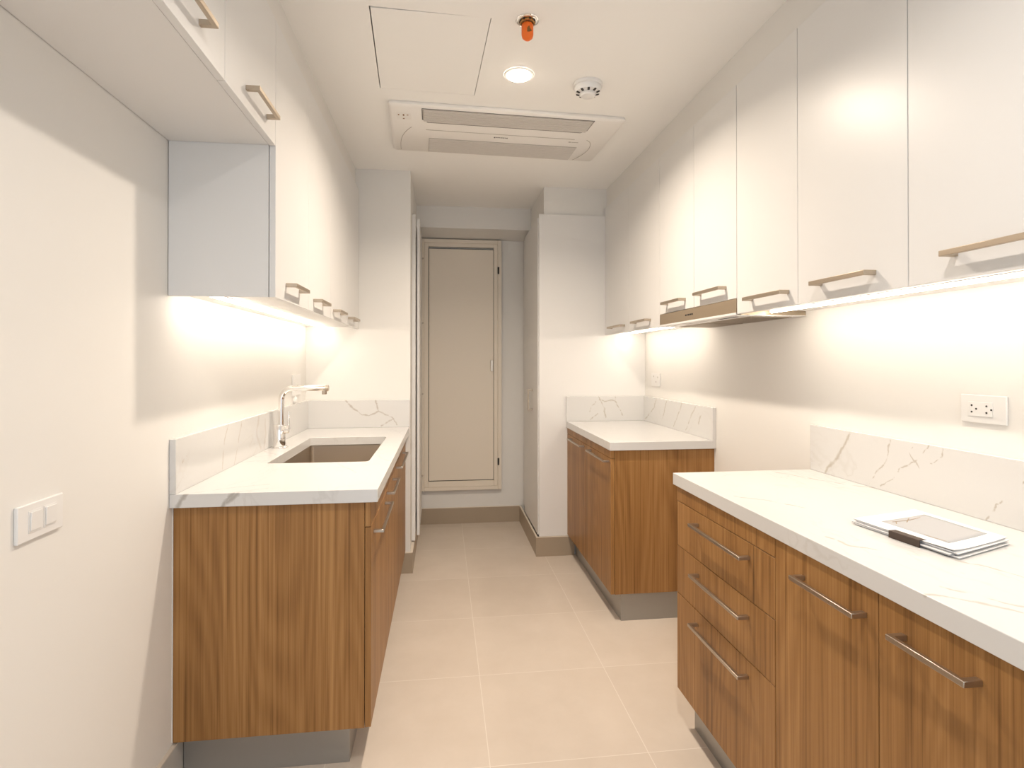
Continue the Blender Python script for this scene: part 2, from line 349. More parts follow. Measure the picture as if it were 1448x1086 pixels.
# ------------------------------------------------------------------ closets beside the corridor
cl = thing('corridor_closet', 'tall white closet at right of the far corridor with small metal pull', 'closet', (1.80, 3.7, 0))
B('side_panel', (1.462, 2.2015, 3.4085, 3.4245, .1305, 2.293), M['carc'], cl, .001)
dr = B('door', (1.456, 1.474, 3.432, 4.045, .136, 2.272), M['carc'], cl, .0015)
B('carcass', (1.476, 1.4985, 3.4265, 4.227, .136, 2.283), M['carc'], cl)
bm = bmesh.new(); y0, y1, z0, z1 = 3.64, 3.70, .955, 1.105
box(bm, 1.428, 1.456, y0, y0+.010, z0, z0+.012); box(bm, 1.428, 1.456, y0, y0+.010, z1-.012, z1); box(bm, 1.420, 1.430, y0, y0+.010, z0, z1)
obj('handle', bm, M['alu_up'], dr, .001)
cl2 = thing('cupboard', 'narrow white closet at left of the far corridor, its door slightly ajar', 'closet', (.4, 3.8, 0))
B('carcass', (.05, .600, 3.402, 4.226, .136, 2.28), M['carc'], cl2)
bm = bmesh.new(); prism(bm, [(.606, 3.405), (.643, 3.405), (.641, 3.512), (.606, 3.512)], .136, 2.262); 
obj('inner_jamb', bm, M['carc'], cl2)
bm = bmesh.new(); prism(bm, [(.648, 3.520), (.666, 3.522), (.657, 4.17), (.640, 4.17)], .136, 2.262); dd = obj('door', bm, M['carc'], cl2, .001)
bm = bmesh.new(); box(bm, .6, .607, 3.43, 3.47, .15, 2.26); obj('shadow_gap', bm, M['dark'], cl2)

# ------------------------------------------------------------------ handles and doors
def handle(parent, X, d, y0, y1, z, mat, h=.011, t=.008, out=.034, foot=.012):
    """bar pull on a front at x=X, standing out by `out` towards d"""
    bm = bmesh.new(); xo = X+d*out; xa, xb = sorted((xo, xo-d*t)); fa, fb = sorted((X, xo-d*t*.5))
    prof = [(y0, xo), (y1, xo), (y1, X), (y1-foot, X), (y1-foot, xo-d*t), (y0+foot, xo-d*t), (y0+foot, X), (y0, X)]
    prism(bm, [(p[1], p[0]) for p in prof], z-h/2, z+h/2)
    return obj('handle', bm, mat, parent, .0012)

# ---- base units
def plinth(label, dims, corner=None):
    o = B('plinth', dims, M['plinth'], None, .001); tag(o, label, 'plinth')
    return o
ZU, ZT = .8585, .90
def base_unit(name, label, x_face, d, xb, y0, y1, rail, fronts, end=None, scribe=None, handle_h=.010, out=.034, low=False):
    """x_face front face, d direction to the room, xb wall side; fronts: (kind,y0,y1,z0,z1,(hy0,hy1,hz))"""
    u = thing(name, label, 'cabinet', ((x_face+xb)/2, (y0+y1)/2, 0.138))
    xi = x_face-d*.021
    a, b = sorted((xi, xb))
    ye0 = y0+(.018 if end == 'near' else 0); ye1 = y1-(.018 if end == 'far' else 0)
    bm = bmesh.new(); ya, yb = ye0+.001, ye1-.001
    zs = .64 if low else ZU-.001
    box(bm, a, b, ya, ya+.016, .139, zs); box(bm, a, b, yb-.016, yb, .139, zs); box(bm, a, b, ya+.016, yb-.016, .139, .155)
    bk = (b-.01, b) if d < 0 else (a, a+.01); box(bm, bk[0], bk[1], ya+.016, yb-.016, .155, ZU-.001)
    fr = (a, a+.004) if d < 0 else (b-.004, b); box(bm, fr[0], fr[1], ya+.016, yb-.016, .155, ZU-.001)
    obj('body', bm, M['wood'], u)
    if end:
        yy = (y0, y0+.0175) if end == 'near' else (y1-.0175, y1)
        xe = xi+d*.0005
        a2, b2 = sorted((xe, xb)); B('end_panel', (a2, b2, yy[0], yy[1], .138, ZU-.001), M['wood'], u, .0006)
    fa, fb = sorted((x_face, x_face-d*.0185))
    if rail:
        for r0, r1, rz in rail: B('top_rail', (fa, fb, r0+.0012, r1-.0012, rz+.0012, ZU-.001), M['wood'], u, .0006)
    for kind, f0, f1, z0, z1, hh in fronts:
        f = B(kind, (fa, fb, f0+.0012, f1-.0012, z0+.0012, z1-.0012), M['wood'], u, .0008)
        handle(f, x_face, d, hh[0], hh[1], hh[2], M['alu'], handle_h, .009, out)
    if scribe: B('scribe_strip', scribe, M['carc'], u)
    return u
XL = .594
base_unit('base_cabinet', 'walnut base cabinet nearest on the left, its broad end panel facing the viewer', XL, 1, .003, 1.539, 2.02,
          [(1.539, 2.02, .775)], [('door', 1.539, 2.02, .138, .775, (1.602, 1.979, .742))], 'near', (0.0002, .0025, 1.5385, 1.5565, .138, ZU-.001), low=True)
base_unit('base_cabinet', 'middle walnut cabinet of the left run, directly below the sink', XL, 1, .003, 2.02, 2.43,
          [(2.02, 2.43, .785)], [('door', 2.02, 2.43, .138, .785, (2.03, 2.314, .766))], low=True)
base_unit('base_cabinet', 'farthest walnut cabinet of the left run, against the white pier', XL, 1, .003, 2.43, 3.200,
          [(2.43, 3.20, .805)], [('door', 2.43, 3.20, .138, .805, (2.475, 2.93, .786))], low=True)
plinth('grey metal plinth under the left row of walnut cabinets', (.0125, .521, 1.589, 3.2028, 0, .137))
XR = 1.654
base_unit('base_cabinet', 'two-door walnut cabinet with end panel, standing alone far right against the closet', XR, -1, 2.199, 2.423, 3.4075,
          [(2.423, 2.918, .817), (2.918, 3.4075, .817)],
          [('door', 2.423, 2.918, .138, .817, (2.440, 2.800, .800)), ('door', 2.918, 3.4075, .138, .817, (2.948, 3.27, .799))], 'near', (2.1995, 2.2018, 2.4225, 2.4405, .138, ZU-.001))
plinth('grey metal plinth under the far right walnut cabinet', (1.709, 2.1895, 2.436, 3.3955, 0, .137))
base_unit('drawer_cabinet', 'walnut cabinet with three drawers and long bar pulls at the near right', XR, -1, 2.199, 1.035, 1.6305,
          [(1.035, 1.6305, .806)],
          [('drawer', 1.035, 1.6305, .648, .806, (1.150, 1.470, .765)), ('drawer', 1.035, 1.6305, .480, .648, (1.156, 1.468, .600)), ('drawer', 1.035, 1.6305, .138, .480, (1.158, 1.474, .436))], 'far')
base_unit('base_cabinet', 'walnut door cabinet directly beside the drawer cabinet at near right', XR, -1, 2.199, .698, 1.035,
          None, [('door', .698, 1.035, .138, ZU-.001, (.727, .930, .800))], handle_h=.0105)
base_unit('base_cabinet', 'walnut door cabinet at the lower right corner, below the papers', XR, -1, 2.199, .425, .698,
          None, [('door', .425, .698, .138, ZU-.001, (.488, .643, .802))], handle_h=.0105)
base_unit('base_cabinet', 'nearest walnut door cabinet on the right, mostly outside the picture', XR, -1, 2.199, -.25, .425,
          None, [('door', .09, .425, .138, ZU-.001, (.15, .36, .802)), ('door', -.25, .09, .138, ZU-.001, (-.19, .03, .802))], handle_h=.0105)
plinth('grey metal plinth under the near right drawers and doors', (1.709, 2.1895, -.25, 1.609, 0, .137))

# ---- worktops
def rrect(x0, x1, y0, y1, r, n=6):
    out = []
    for cx, cy, a0 in ((x1-r, y1-r, 0), (x0+r, y1-r, 90), (x0+r, y0+r, 180), (x1-r, y0+r, 270)):
        for i in range(n+1):
            a = math.radians(a0+90*i/n); out.append((cx+r*math.cos(a), cy+r*math.sin(a)))
    return out
sx0, sx1, sy0, sy1 = .130, .524, 2.02, 2.775
bm = bmesh.new(); ring_slab(bm, [(.0005, 1.517), (.617, 1.517), (.617, 3.2145), (.0005, 3.2145)], rrect(sx0, sx1, sy0, sy1, .022), ZU, ZT)
wt = obj('worktop', bm, M['m_Ltop'], None, .0015); tag(wt, 'white veined marble worktop on the left, with the sink cut into it', 'worktop')
tag(B('worktop', (1.645, 2.2015, 2.409, 3.4075, ZU, ZT), M['m_RFtop'], None, .0015), 'white marble worktop on the far right cabinet, bare', 'worktop')
tag(B('worktop', (1.647, 2.2015, -.26, 1.650, ZU, ZT), M['m_RNtop'], None, .0015), 'large near white marble worktop with papers lying on it', 'worktop')
ZB = 1.067
def splash(dims, mat, label): tag(B('backsplash', dims, mat, None, .001), label, 'backsplash')
splash((.0005, .0192, 1.517, 3.1945, ZT+.0003, ZB), M['m_Lbs'], 'low marble upstand along the left wall behind the faucet')
splash((.0005, .617, 3.1955, 3.2145, ZT+.0003, ZB), M['m_Lret'], 'short marble upstand across the left pier beyond the sink, with a forked grey vein')
splash((2.183, 2.2015, 2.409, 3.3885, ZT+.0003, ZB), M['m_RFbs'], 'marble upstand on the right wall behind the far right worktop')
splash((1.645, 2.2015, 3.3893, 3.4075, ZT+.0003, ZB), M['m_RFret'], 'marble upstand across the closet side at the end of the far right worktop')
splash((2.183, 2.2015, -.26, 1.650, ZT+.0003, ZB), M['m_RNbs'], 'long marble upstand behind the papers, with a thick vein at its far end')

# ---- sink
sk = thing('sink', 'undermounted rectangular brushed steel sink in the left worktop', 'sink', (.327, 2.4, .66))
bm = bmesh.new()
top = rrect(sx0-.004, sx1+.004, sy0-.004, sy1+.004, .022); bot = rrect(sx0+.006, sx1-.006, sy0+.006, sy1-.006, .03)
zt, zb = ZU-.003, ZU-.19
lo = [(p[0], p[1], zt) for p in rrect(sx0-.02, sx1+.02, sy0-.02, sy1+.02, .03)]
L0 = [bm.verts.new(p) for p in lo]; L1 = [bm.verts.new((*p, zt)) for p in top]; L2 = [bm.verts.new((*p, zb+.015)) for p in rrect(sx0-.003, sx1+.003, sy0-.003, sy1+.003, .022)]
L3 = [bm.verts.new((*p, zb)) for p in rrect(sx0+.012, sx1-.012, sy0+.012, sy1-.012, .022)]
for A, Bb in ((L0, L1), (L1, L2), (L2, L3)):
    for i in range(len(A)): bm.faces.new((A[i], A[(i+1) % len(A)], Bb[(i+1) % len(A)], Bb[i]))
bm.faces.new(L3); basin = obj('basin', bm, M['steel'], sk)
md = basin.modifiers.new('sheet', 'SOLIDIFY'); md.thickness = .0012; md.offset = 1
bm = bmesh.new(); lathe(bm, [(.045, zb+.0015), (.045, zb+.004), (.030, zb+.004), (.026, zb+.002)], (.327, 2.45, 0)); obj('drain', bm, M['chrome'], sk)

# ---- faucet
fc = thing('faucet', 'chrome L-shaped faucet with square base beside the sink', 'faucet', (.075, 2.43, ZT))
bm = bmesh.new(); lathe(bm, [(.034, ZT), (.034, ZT+.004), (.030, ZT+.007)], (.072, 2.43, 0)); obj('base_plate', bm, M['chrome'], fc)
bm = bmesh.new(); lathe(bm, [(.0265, ZT+.006), (.027, ZT+.008), (.027, ZT+.106), (.0255, ZT+.108)], (.066, 2.43, 0)); obj('body', bm, M['chrome'], fc)
pts = [(.074, 2.43, ZT+.10), (.074, 2.43, 1.125)]
for i in range(0, 10): 
    a = math.radians(180-10*i); pts.append((.074+.052+.052*math.cos(a), 2.43, 1.125+.052*math.sin(a)))
pts += [(.126, 2.43, 1.177), (.272, 2.43, 1.177)]
pts2 = []
for p in pts:
    if not pts2 or (Vector(p)-Vector(pts2[-1])).length > .002: pts2.append(p)
bm = bmesh.new(); tube(bm, pts2, .0125, 24); sp = obj('spout', bm, M['chrome'], fc)
bm = bmesh.new(); lathe(bm, [(.0128, 0), (.0145, .001), (.0145, .014), (.012, .016)], (.272, 2.43, 1.177), axis='x'); lathe(bm, [(.010, -.029), (.011, -.027), (.011, -.005)], (.268, 2.43, 1.177)); obj('nozzle', bm, M['steel'], sp)
bm = bmesh.new(); lathe(bm, [(.018, 0), (.019, .002), (.019, .020), (.017, .022)], (.088, 2.43, .985), axis='x'); 
tube(bm, [(.100, 2.432, .985), (.104, 2.440, 1.0), (.104, 2.446, 1.068)], [.006, .0055, .0045], 12); obj('lever', bm, M['chrome'], fc)

# ------------------------------------------------------------------ wall cabinets
ZL0 = 1.500; ZL1 = 2.357; XU = .310
def wall_unit(label, xf, d, xb, y0, y1, z0, z1, doors, end=None, lift=.014, name='wall_cabinet', endmat=None):
    u = thing(name, label, 'cabinet', ((xf+xb)/2, (y0+y1)/2, z0))
    xi = xf-d*.0205; a, b = sorted((xi, xb))
    zb_ = z0+lift
    B('carcass', (a, b, y0+(.018 if end == 'near' else .0005), y1-(.018 if end == 'far' else .0005), zb_, z1), M['carc'], u)
    if end:
        yy = (y0, y0+.0175) if end == 'near' else (y1-.0175, y1)
        B('end_panel', (a, b, yy[0], yy[1], z0, z1), M['lacq'], u, .0006)
    fa, fb = sorted((xf, xf-d*.0185))
    for f0, f1, hh in doors:
        f = B('door', (fa, fb, f0+.0012, f1-.0012, z0, z1-.002), M['lacq'], u, .0008)
        if hh: handle(f, xf, d, hh[0], hh[1], hh[2], M['alu_up'], .0125, .010, .036, .013)
    return u
wall_unit('white wall cabinet above the sink end, showing its broad grey-lit side', XU, 1, .002, 1.504, 2.360, ZL0, ZL1,
          [(1.504, 1.930, (1.618, 1.800, 1.553)), (1.930, 2.360, (2.011, 2.191, 1.545))], 'near')
wall_unit('white wall cabinet on the left ending against the far pier', XU, 1, .002, 2.361, 3.214, ZL0, ZL1,
          [(2.361, 2.79, (2.414, 2.612, 1.541)), (2.79, 3.214, (2.830, 3.031, 1.539))])
wall_unit('short high white cabinet over the empty refrigerator bay, upper left', XU, 1, .002, .72, 1.503, 1.965, ZL1,
          [(1.101, 1.503, (1.240, 1.425, 2.018)), (.72, 1.101, (.78, .97, 2.018))], lift=.002)
wall_unit('short high white cabinet at the very top left corner, mostly outside the picture', XU, 1, .002, .30, .719, 1.965, ZL1,
          [(.30, .719, (.35, .55, 2.018))], lift=.002)
XRU = 1.918; ZR0 = 1.481; ZR1 = 2.347
wall_unit('farthest white wall cabinet on the right, left of the range hood', XRU, -1, 2.2, 2.446, 3.407, ZR0, ZR1,
          [(2.446, 2.925, (2.566, 2.800, 1.524)), (2.925, 3.407, (2.990, 3.255, 1.521))])
wall_unit('shorter white wall cabinet directly above the range hood', XRU, -1, 2.2, 1.694, 2.445, 1.541, ZR1,
          [(2.055, 2.445, (2.137, 2.352, 1.586)), (1.694, 2.055, (1.770, 1.996, 1.590))], lift=.002)
wall_unit('white wall cabinet right of the range hood, two doors of unequal width', XRU, -1, 2.2, .9145, 1.693, ZR0, ZR1,
          [(1.33, 1.693, (1.372, 1.595, 1.525)), (.9145, 1.33, (1.012, 1.229, 1.530))])
wall_unit('largest-looking white wall cabinet at the upper right edge, above the wide socket', XRU, -1, 2.2, .085, .914, ZR0, ZR1,
          [(.50, .914, (.590, .797, 1.535)), (.085, .50, (.15, .37, 1.535))])
wall_unit('nearest white wall cabinet on the right, outside the picture', XRU, -1, 2.2, -.33, .084, ZR0, ZR1,
          [(-.33, .084, (-.20, .0, 1.535))])

# ---- under cabinet LED strips
def led(label, x, y0, y1, ztop, w=.011):
    t = thing('light_strip', label, 'light strip', (x, (y0+y1)/2, ztop-.010))
    bm = bmesh.new(); box(bm, x-w, x+w, y0, y1, ztop-.003, ztop-.0004); obj('channel', bm, M['plastic'], t)
    bm = bmesh.new(); r = w-.002; prism(bm, [(x+r*math.cos(a), ztop-.0032-.9*r*abs(math.sin(a))) for a in [math.pi+math.pi*i/10 for i in range(11)]], y0+.004, y1-.004, 'y')
    obj('diffuser', bm, M['led'], t)
led('glowing light strip under the left wall cabinets', .105, 1.535, 3.19, ZL0+.014)
led('glowing light strip under the near right wall cabinets', 2.045, .05, 1.675, ZR0+.014)
led('short glowing light strip under the farthest right wall cabinet', 2.045, 2.465, 3.38, ZR0+.014)

# ---- range hood
hd = thing('range_hood', 'slim bronze-fronted range hood set under the right wall cabinets', 'range hood', (2.05, 2.07, 1.47))
B('front_panel', (1.917, 1.935, 1.697, 2.442, 1.487, 1.539), M['hoodsteel'], hd, .001)
B('housing', (1.9355, 2.2, 1.697, 2.442, 1.478, 1.5395), M['hoodsteel'], hd, .0005)
bm = bmesh.new(); box(bm, 1.918, 2.2, 1.695, 2.444, 1.4765, 1.4785); box(bm, 1.9165, 1.9185, 1.697, 2.442, 1.4785, 1.487); obj('bottom_trim', bm, M['plastic'], hd)
bm = bmesh.new()
for k in range(2):
    ya = 1.74+k*.34
    box(bm, 2.00, 2.17, ya, ya+.32, 1.4745, 1.4764)
    for i in range(22): box(bm, 2.006+i*.0074, 2.009+i*.0074, ya+.008, ya+.312, 1.4725, 1.4745)
obj('filter', bm, M['alu'], hd)
B('light_panel', (1.945, 1.98, 1.95, 2.20, 1.4745, 1.4764), M['plastic'], hd)
B('button_recess', (1.950, 1.962, 1.76, 1.90, 1.4755, 1.4764), M['dark'], hd)
bm = bmesh.new()
for a, b_ in ((2.126, 2.142), (2.100, 2.118), (2.080, 2.096), (2.064, 2.076)): box(bm, 1.9162, 1.9169, a, b_, 1.509, 1.516)
obj('logo', bm, M['dark'], hd)

# ------------------------------------------------------------------ ceiling fittings
dl = thing('downlight', 'round recessed ceiling downlight, lit', 'downlight', (1.131, 1.985, H), 'ceiling downlights')
bm = bmesh.new(); lathe(bm, [(.050, H-.0035), (.0505, H-.0045), (.060, H-.004), (.0625, H-.0005)], (1.131, 1.985, 0), cap=False); obj('trim_ring', bm, M['plastic'], dl)
bm = bmesh.new(); lathe(bm, [(.0490, H-.0008), (.0490, H-.0050), (.044, H-.0085), (.030, H-.0110), (.004, H-.0118)], (1.131, 1.985, 0)); obj('lens', bm, M['down'], dl)
# its twin further back over the near worktop, above the frame
dl2 = dl.copy(); COL.objects.link(dl2); dl2.location = (1.12, .30, H); dl2['label'] = 'second lit ceiling downlight, behind the viewer and outside the picture'
for ch in list(dl.children):
    c = ch.copy(); COL.objects.link(c); c.parent = dl2
    if ch.name.startswith('lens'): c.data = ch.data.copy(); c.data.materials[0] = M['down2']

def lamp(x, y, e, col, parent):
    l = bpy.data.lights.new('bulb', 'AREA'); l.shape = 'DISK'; l.size = .096; l.energy = e; l.color = col; l.spread = math.radians(150)
    o = bpy.data.objects.new('bulb', l); COL.objects.link(o); o.parent = parent; o.location = (x-parent.location.x, y-parent.location.y, -.013)
lamp(1.131, 1.985, 14.5, (1.0, .86, .71), dl)
lamp(1.12, .30, 6.5, (1.0, .93, .86), dl2)
sm = thing('smoke_detector', 'white round smoke detector with dark vents on the ceiling', 'smoke detector', (1.432, 2.025, H-.05))
c = (1.432, 2.025, 0)
bm = bmesh.new(); lathe(bm, [(.062, H-.0005), (.062, H-.012), (.058, H-.014)], c); obj('base', bm, M['plastic'], sm)
bm = bmesh.new(); lathe(bm, [(.056, H-.0142), (.057, H-.024), (.050, H-.036), (.036, H-.040)], c); hb = obj('housing', bm, M['plastic'], sm)
bm = bmesh.new(); lathe(bm, [(.033, H-.0402), (.033, H-.048), (.028, H-.053), (.010, H-.055)], c); obj('sensor_cap', bm, M['plastic'], sm)
for i in range(10):
    a = math.radians(36*i+8); bm = bmesh.new()
    for q in (0, ):
        ca, sa = math.cos(a), math.sin(a)
        P = [(.0505, H-.0375), (.0375, H-.0415)]
        vs = []
        for (r, z) in P:
            for s in (-.0045, .0045):
                for dz in (-.0012, .0012): vs.append(bm.verts.new((c[0]+r*ca-s*sa, c[1]+r*sa+s*ca, z+dz)))
        bmesh.ops.convex_hull(bm, input=vs)
    obj('vent', bm, M['dark'], sm)

sk2 = thing('sprinkler', 'ceiling sprinkler with metal escutcheon and bright orange protective cap', 'sprinkler', (1.110, 1.615, H-.07))
c = (1.110, 1.615, 0)
bm = bmesh.new(); lathe(bm, [(.0395, H-.0004), (.040, H-.003), (.037, H-.006), (.029, H-.007), (.026, H-.003)], c); obj('escutcheon', bm, M['chrome'], sk2)
bm = bmesh.new(); lathe(bm, [(.0255, H-.0032), (.0265, H-.012), (.022, H-.0135), (.020, H-.0035)], c); obj('cup', bm, M['brass'], sk2)
for i in range(8):
    a = math.radians(45*i+10); bm = bmesh.new(); ca, sa = math.cos(a), math.sin(a)
    x, y = c[0]+.0268*ca, c[1]+.0268*sa
    vs = [bm.verts.new((x+s*-sa+t*ca, y+s*ca+t*sa, z)) for s in (-.003, .003) for t in (-.0006, .0012) for z in (H-.005, H-.0115)]
    bmesh.ops.convex_hull(bm, input=vs); obj('slot', bm, M['dark'], sk2)
bm = bmesh.new(); lathe(bm, [(.016, H-.0137), (.0205, H-.020), (.0205, H-.052), (.018, H-.062), (.010, H-.069), (.003, H-.071)], c, seg=32); cap = obj('protective_cap', bm, M['orange'], sk2)
bm = bmesh.new(); prism(bm, [(c[0]-.004, H-.052), (c[0]+.003, H-.052), (c[0]+.012, H-.047), (c[0]+.006, H-.040), (c[0]+.003, H-.031), (c[0]-.001, H-.035), (c[0]-.004, H-.040)], c[1]-.0213, c[1]-.0160, 'y'); obj('printed_mark', bm, M['brown'], cap)

# ---- ceiling cassette air conditioner (laid out in local coordinates, turned slightly)
AC = thing('air_conditioner', 'white ceiling cassette air conditioner with two grey slatted grilles', 'air conditioner', (1.124, 2.566, H-.026))
acr = math.radians(2.3); acc = (1.124, 2.568)
def acobj(name, bm, mat, parent=AC, bevel=0):
    for v in bm.verts:
        x, y = R2((v.co.x, v.co.y), acc, acr); v.co.x, v.co.y = x, y
    return obj(name, bm, mat, parent, bevel)
zb0, zb1 = H-.024, H-.0006
X0, X1, Y0, Y1 = .563, 1.686, 2.290, 2.843
bm = bmesh.new(); loops = []
for q, z in ((rrect(X0+.004, X1-.004, Y0+.004, Y1-.004, .012, 4), zb1), (rrect(X0, X1, Y0, Y1, .012, 4), zb0+.016), (rrect(X0, X1, Y0, Y1, .012, 4), zb0+.009), (rrect(X0+.010, X1-.010, Y0+.012, Y1-.010, .012, 4), zb0)):
    loops.append([bm.verts.new((*p, z)) for p in q])
for A, Bb in zip(loops[:-1], loops[1:]):
    for i in range(len(A)): bm.faces.new((A[i], A[(i+1) % len(A)], Bb[(i+1) % len(A)], Bb[i]))
bm.faces.new(loops[0]); bm.faces.new(loops[-1]); acobj('body', bm, M['acwhite'])
sxa, sxb, sya, syb = .713, 1.535, Y0+.014, Y0+.160
bm = bmesh.new(); prism(bm, [(sxa, sya), (sxb, sya), (sxb-.003, syb-.03), (sxb-.03, syb), (sxa+.03, syb), (sxa+.003, syb-.03)], zb0-.0022, zb0-.0002); acobj('outlet_surround', bm, M['dark'])
bm = bmesh.new(); prism(bm, [(sxa+.003, sya), (sxb-.003, sya), (sxb-.006, syb-.036), (sxb-.033, syb-.009), (sxa+.033, syb-.009), (sxa+.006, syb-.036)], zb0-.0045, zb0-.0023); acobj('outlet_back', bm, M['greymark'])
bm = bmesh.new()
for i in range(9): box(bm, sxa+.010, sxb-.010, sya+.006+i*.0140, sya+.0158+i*.0140, zb0-.0062, zb0-.0046)
acobj('air_outlet', bm, M['acgrey'])
gx0, gx1, gy0, gy1 = .752, 1.540, Y0+.350, Y0+.536
bm = bmesh.new(); box(bm, gx0, gx1, gy0, gy1, zb0-.0018, zb0-.0002); acobj('grille_back', bm, M['greymark'])
bm = bmesh.new()
for i in range(12): box(bm, gx0+.002, gx1-.002, gy0+.002+i*.0153, gy0+.0125+i*.0153, zb0-.004, zb0-.0019)
acobj('intake_grille', bm, M['acgrey'])
bm = bmesh.new(); box(bm, .735, 1.50, Y0+.246, Y0+.250, zb0-.0012, zb0-.0002); acobj('seam', bm, M['greymark'])
# curved seams at the two ends of the intake cover
for s in (0, 1):
    bm = bmesh.new(); pp = []
    for i in range(13):
        t = i/12
        if s == 0: pp.append((.605+.060*t**2.2, Y0+.525-.30*t**.72, zb0-.0003))
        else: pp.append((1.565+.055*math.sin(math.pi*min(1, t*1.02))**.6*(.6+.4*(1-t)), Y0+.245+.29*t, zb0-.0003))
    for q in range(12):
        a, b_ = Vector(pp[q]), Vector(pp[q+1]); d = (b_-a).normalized(); n = Vector((-d.y, d.x, 0))*.0013
        vs = [bm.verts.new(v+Vector((0, 0, z))) for v in (a+n, b_+n, b_-n, a-n) for z in (0, -.0012)]
        bmesh.ops.convex_hull(bm, input=vs)
    acobj('curved_seam', bm, M['greymark'])
bm = bmesh.new()
xs = 1.082
for i, (w, h) in enumerate(((.009, .012), (.007, .008), (.006, .008), (.008, .008), (.005, .008), (.007, .008), (.010, .008), (.007, .008), (.008, .009))):
    box(bm, xs, xs+w*.8, Y0+.283, Y0+.283+h, zb0-.0010, zb0-.0002); xs += w+.0008
acobj('logo', bm, M['mark'])
bm = bmesh.new(); box(bm, 1.478, 1.490, Y0+.281, Y0+.290, zb0-.0010, zb0-.0002); box(bm, 1.493, 1.530, Y0+.283, Y0+.288, zb0-.0008, zb0-.0002); acobj('small_logo', bm, M['greymark'])
rc = B('receiver', (.605, .672, Y0+.058, Y0+.125, zb0-.0015, zb0-.0002), M['acwhite'], AC, .0005)
bm = bmesh.new()
for (x, y, w, h) in ((.612, .068, .006, .010), (.634, .066, .007, .016), (.652, .070, .008, .006), (.632, .108, .008, .008)):
    B('indicator', (x, x+w, Y0+y, Y0+y+h, zb0-.0022, zb0-.0016), M['brown'], rc)

# ------------------------------------------------------------------ switches and sockets
sw = thing('light_switch', 'white double rocker light switch on the near left wall', 'light switch', (.004, .965, .947))
B('plate', (.0003, .008, .900, 1.031, .947, 1.020), M['plastic'], sw, .002, 3)
for y0 in (.928, .971):
    B('rocker_surround', (.0080, .0092, y0, y0+.036, .962, 1.006), M['plastic'], sw, .0004)
    bm = bmesh.new(); prism(bm, [(.0092, .966), (.0112, .966), (.0128, 1.003), (.0092, 1.003)], y0+.003, y0+.034, 'y'); obj('rocker', bm, M['plastic'], sw, .0006)
so = thing('wall_socket', 'wide white double socket with six dark holes on the near right wall', 'socket', (2.198, .988, 1.144))
B('plate', (2.195, 2.2017, .928, 1.050, 1.144, 1.216), M['plastic'], so, .0018, 3)
B('insert', (2.1928, 2.1949, .961, 1.026, 1.161, 1.198), M['plastic'], so, .0006)
for yc in (1.016, .976):
    for dy, dz in ((0, .0085), (0, -.0085), (-.0125, 0)):
        bm = bmesh.new(); r = .0024
        lathe(bm, [(r, 0), (r, .0009)], (2.1919, yc+dy, 1.180+dz), axis='x', seg=12); obj('pin_hole', bm, M['dark'], so)
s2 = thing('wall_socket', 'small white socket on the right wall above the far worktop', 'socket', (2.198, 3.2, 1.14))
B('plate', (2.195, 2.2017, 3.135, 3.280, 1.141, 1.226), M['plastic'], s2, .0015)
for a, b_ in ((3.165, 1.195), (3.195, 1.165), (3.235, 1.20)): B('pin_hole', (2.1942, 2.1950, a, a+.008, b_, b_+.010), M['greymark'], s2)
s3 = thing('wall_socket', 'small white outlet on the left wall behind the faucet', 'socket', (.004, 2.98, 1.06))
B('plate', (.0003, .008, 2.895, 3.065, 1.112, 1.228), M['plastic'], s3, .0015)
B('insert', (.0081, .0095, 2.935, 3.030, 1.135, 1.205), M['plastic'], s3, .0005)
B('slot', (.0096, .0100, 2.965, 3.0, 1.165, 1.170), M['greymark'], s3)
bm = bmesh.new(); lathe(bm, [(.018, 0), (.018, .012), (.012, .018)], (.0003, 2.935, 1.088), axis='x', seg=20); box(bm, .0005, .012, 2.925, 2.945, 1.088, 1.112); obj('lower_knob', bm, M['plastic'], s3)

# ------------------------------------------------------------------ booklets on the near worktop
P0, P1, P2, P3 = Vector((1.830, .985)), Vector((2.045, 1.035)), Vector((2.052, .800)), Vector((1.856, .735))
def sheet(bm, q, z0, z1, curl=0.0):
    n = 10; top = []
    grid = [[None]*(n+1) for _ in range(n+1)]; gridb = [[None]*(n+1) for _ in range(n+1)]
    for i in range(n+1):
        for j in range(n+1):
            u, v = i/n, j/n
            p = q[0].lerp(q[1], u).lerp(q[3].lerp(q[2], u), v)
            c_ = curl*(max(0, u-.6)/.4)**2*.5 + curl*(max(0, .35-u)/.35)**2*max(0, v-.55)*1.8
            grid[i][j] = bm.verts.new((p.x, p.y, z1+c_)); gridb[i][j] = bm.verts.new((p.x, p.y, z0+c_*.8))
    for i in range(n):
        for j in range(n):
            bm.faces.new((grid[i][j], grid[i+1][j], grid[i+1][j+1], grid[i][j+1])); bm.faces.new((gridb[i][j], gridb[i][j+1], gridb[i+1][j+1], gridb[i+1][j]))
    for k in range(n):
        for (a, b_) in (((k, 0), (k+1, 0)), ((k, n), (k+1, n)), ((0, k), (0, k+1)), ((n, k), (n, k+1))):
            bm.faces.new((grid[a[0]][a[1]], grid[b_[0]][b_[1]], gridb[b_[0]][b_[1]], gridb[a[0]][a[1]]))
def shifted(dx, dy, a, s=1.0):
    c_ = (P0+P1+P2+P3)/4; ca, sa = math.cos(a), math.sin(a)
    return [Vector((c_.x+dx+s*((p.x-c_.x)*ca-(p.y-c_.y)*sa), c_.y+dy+s*((p.x-c_.x)*sa+(p.y-c_.y)*ca))) for p in (P0, P1, P2, P3)]
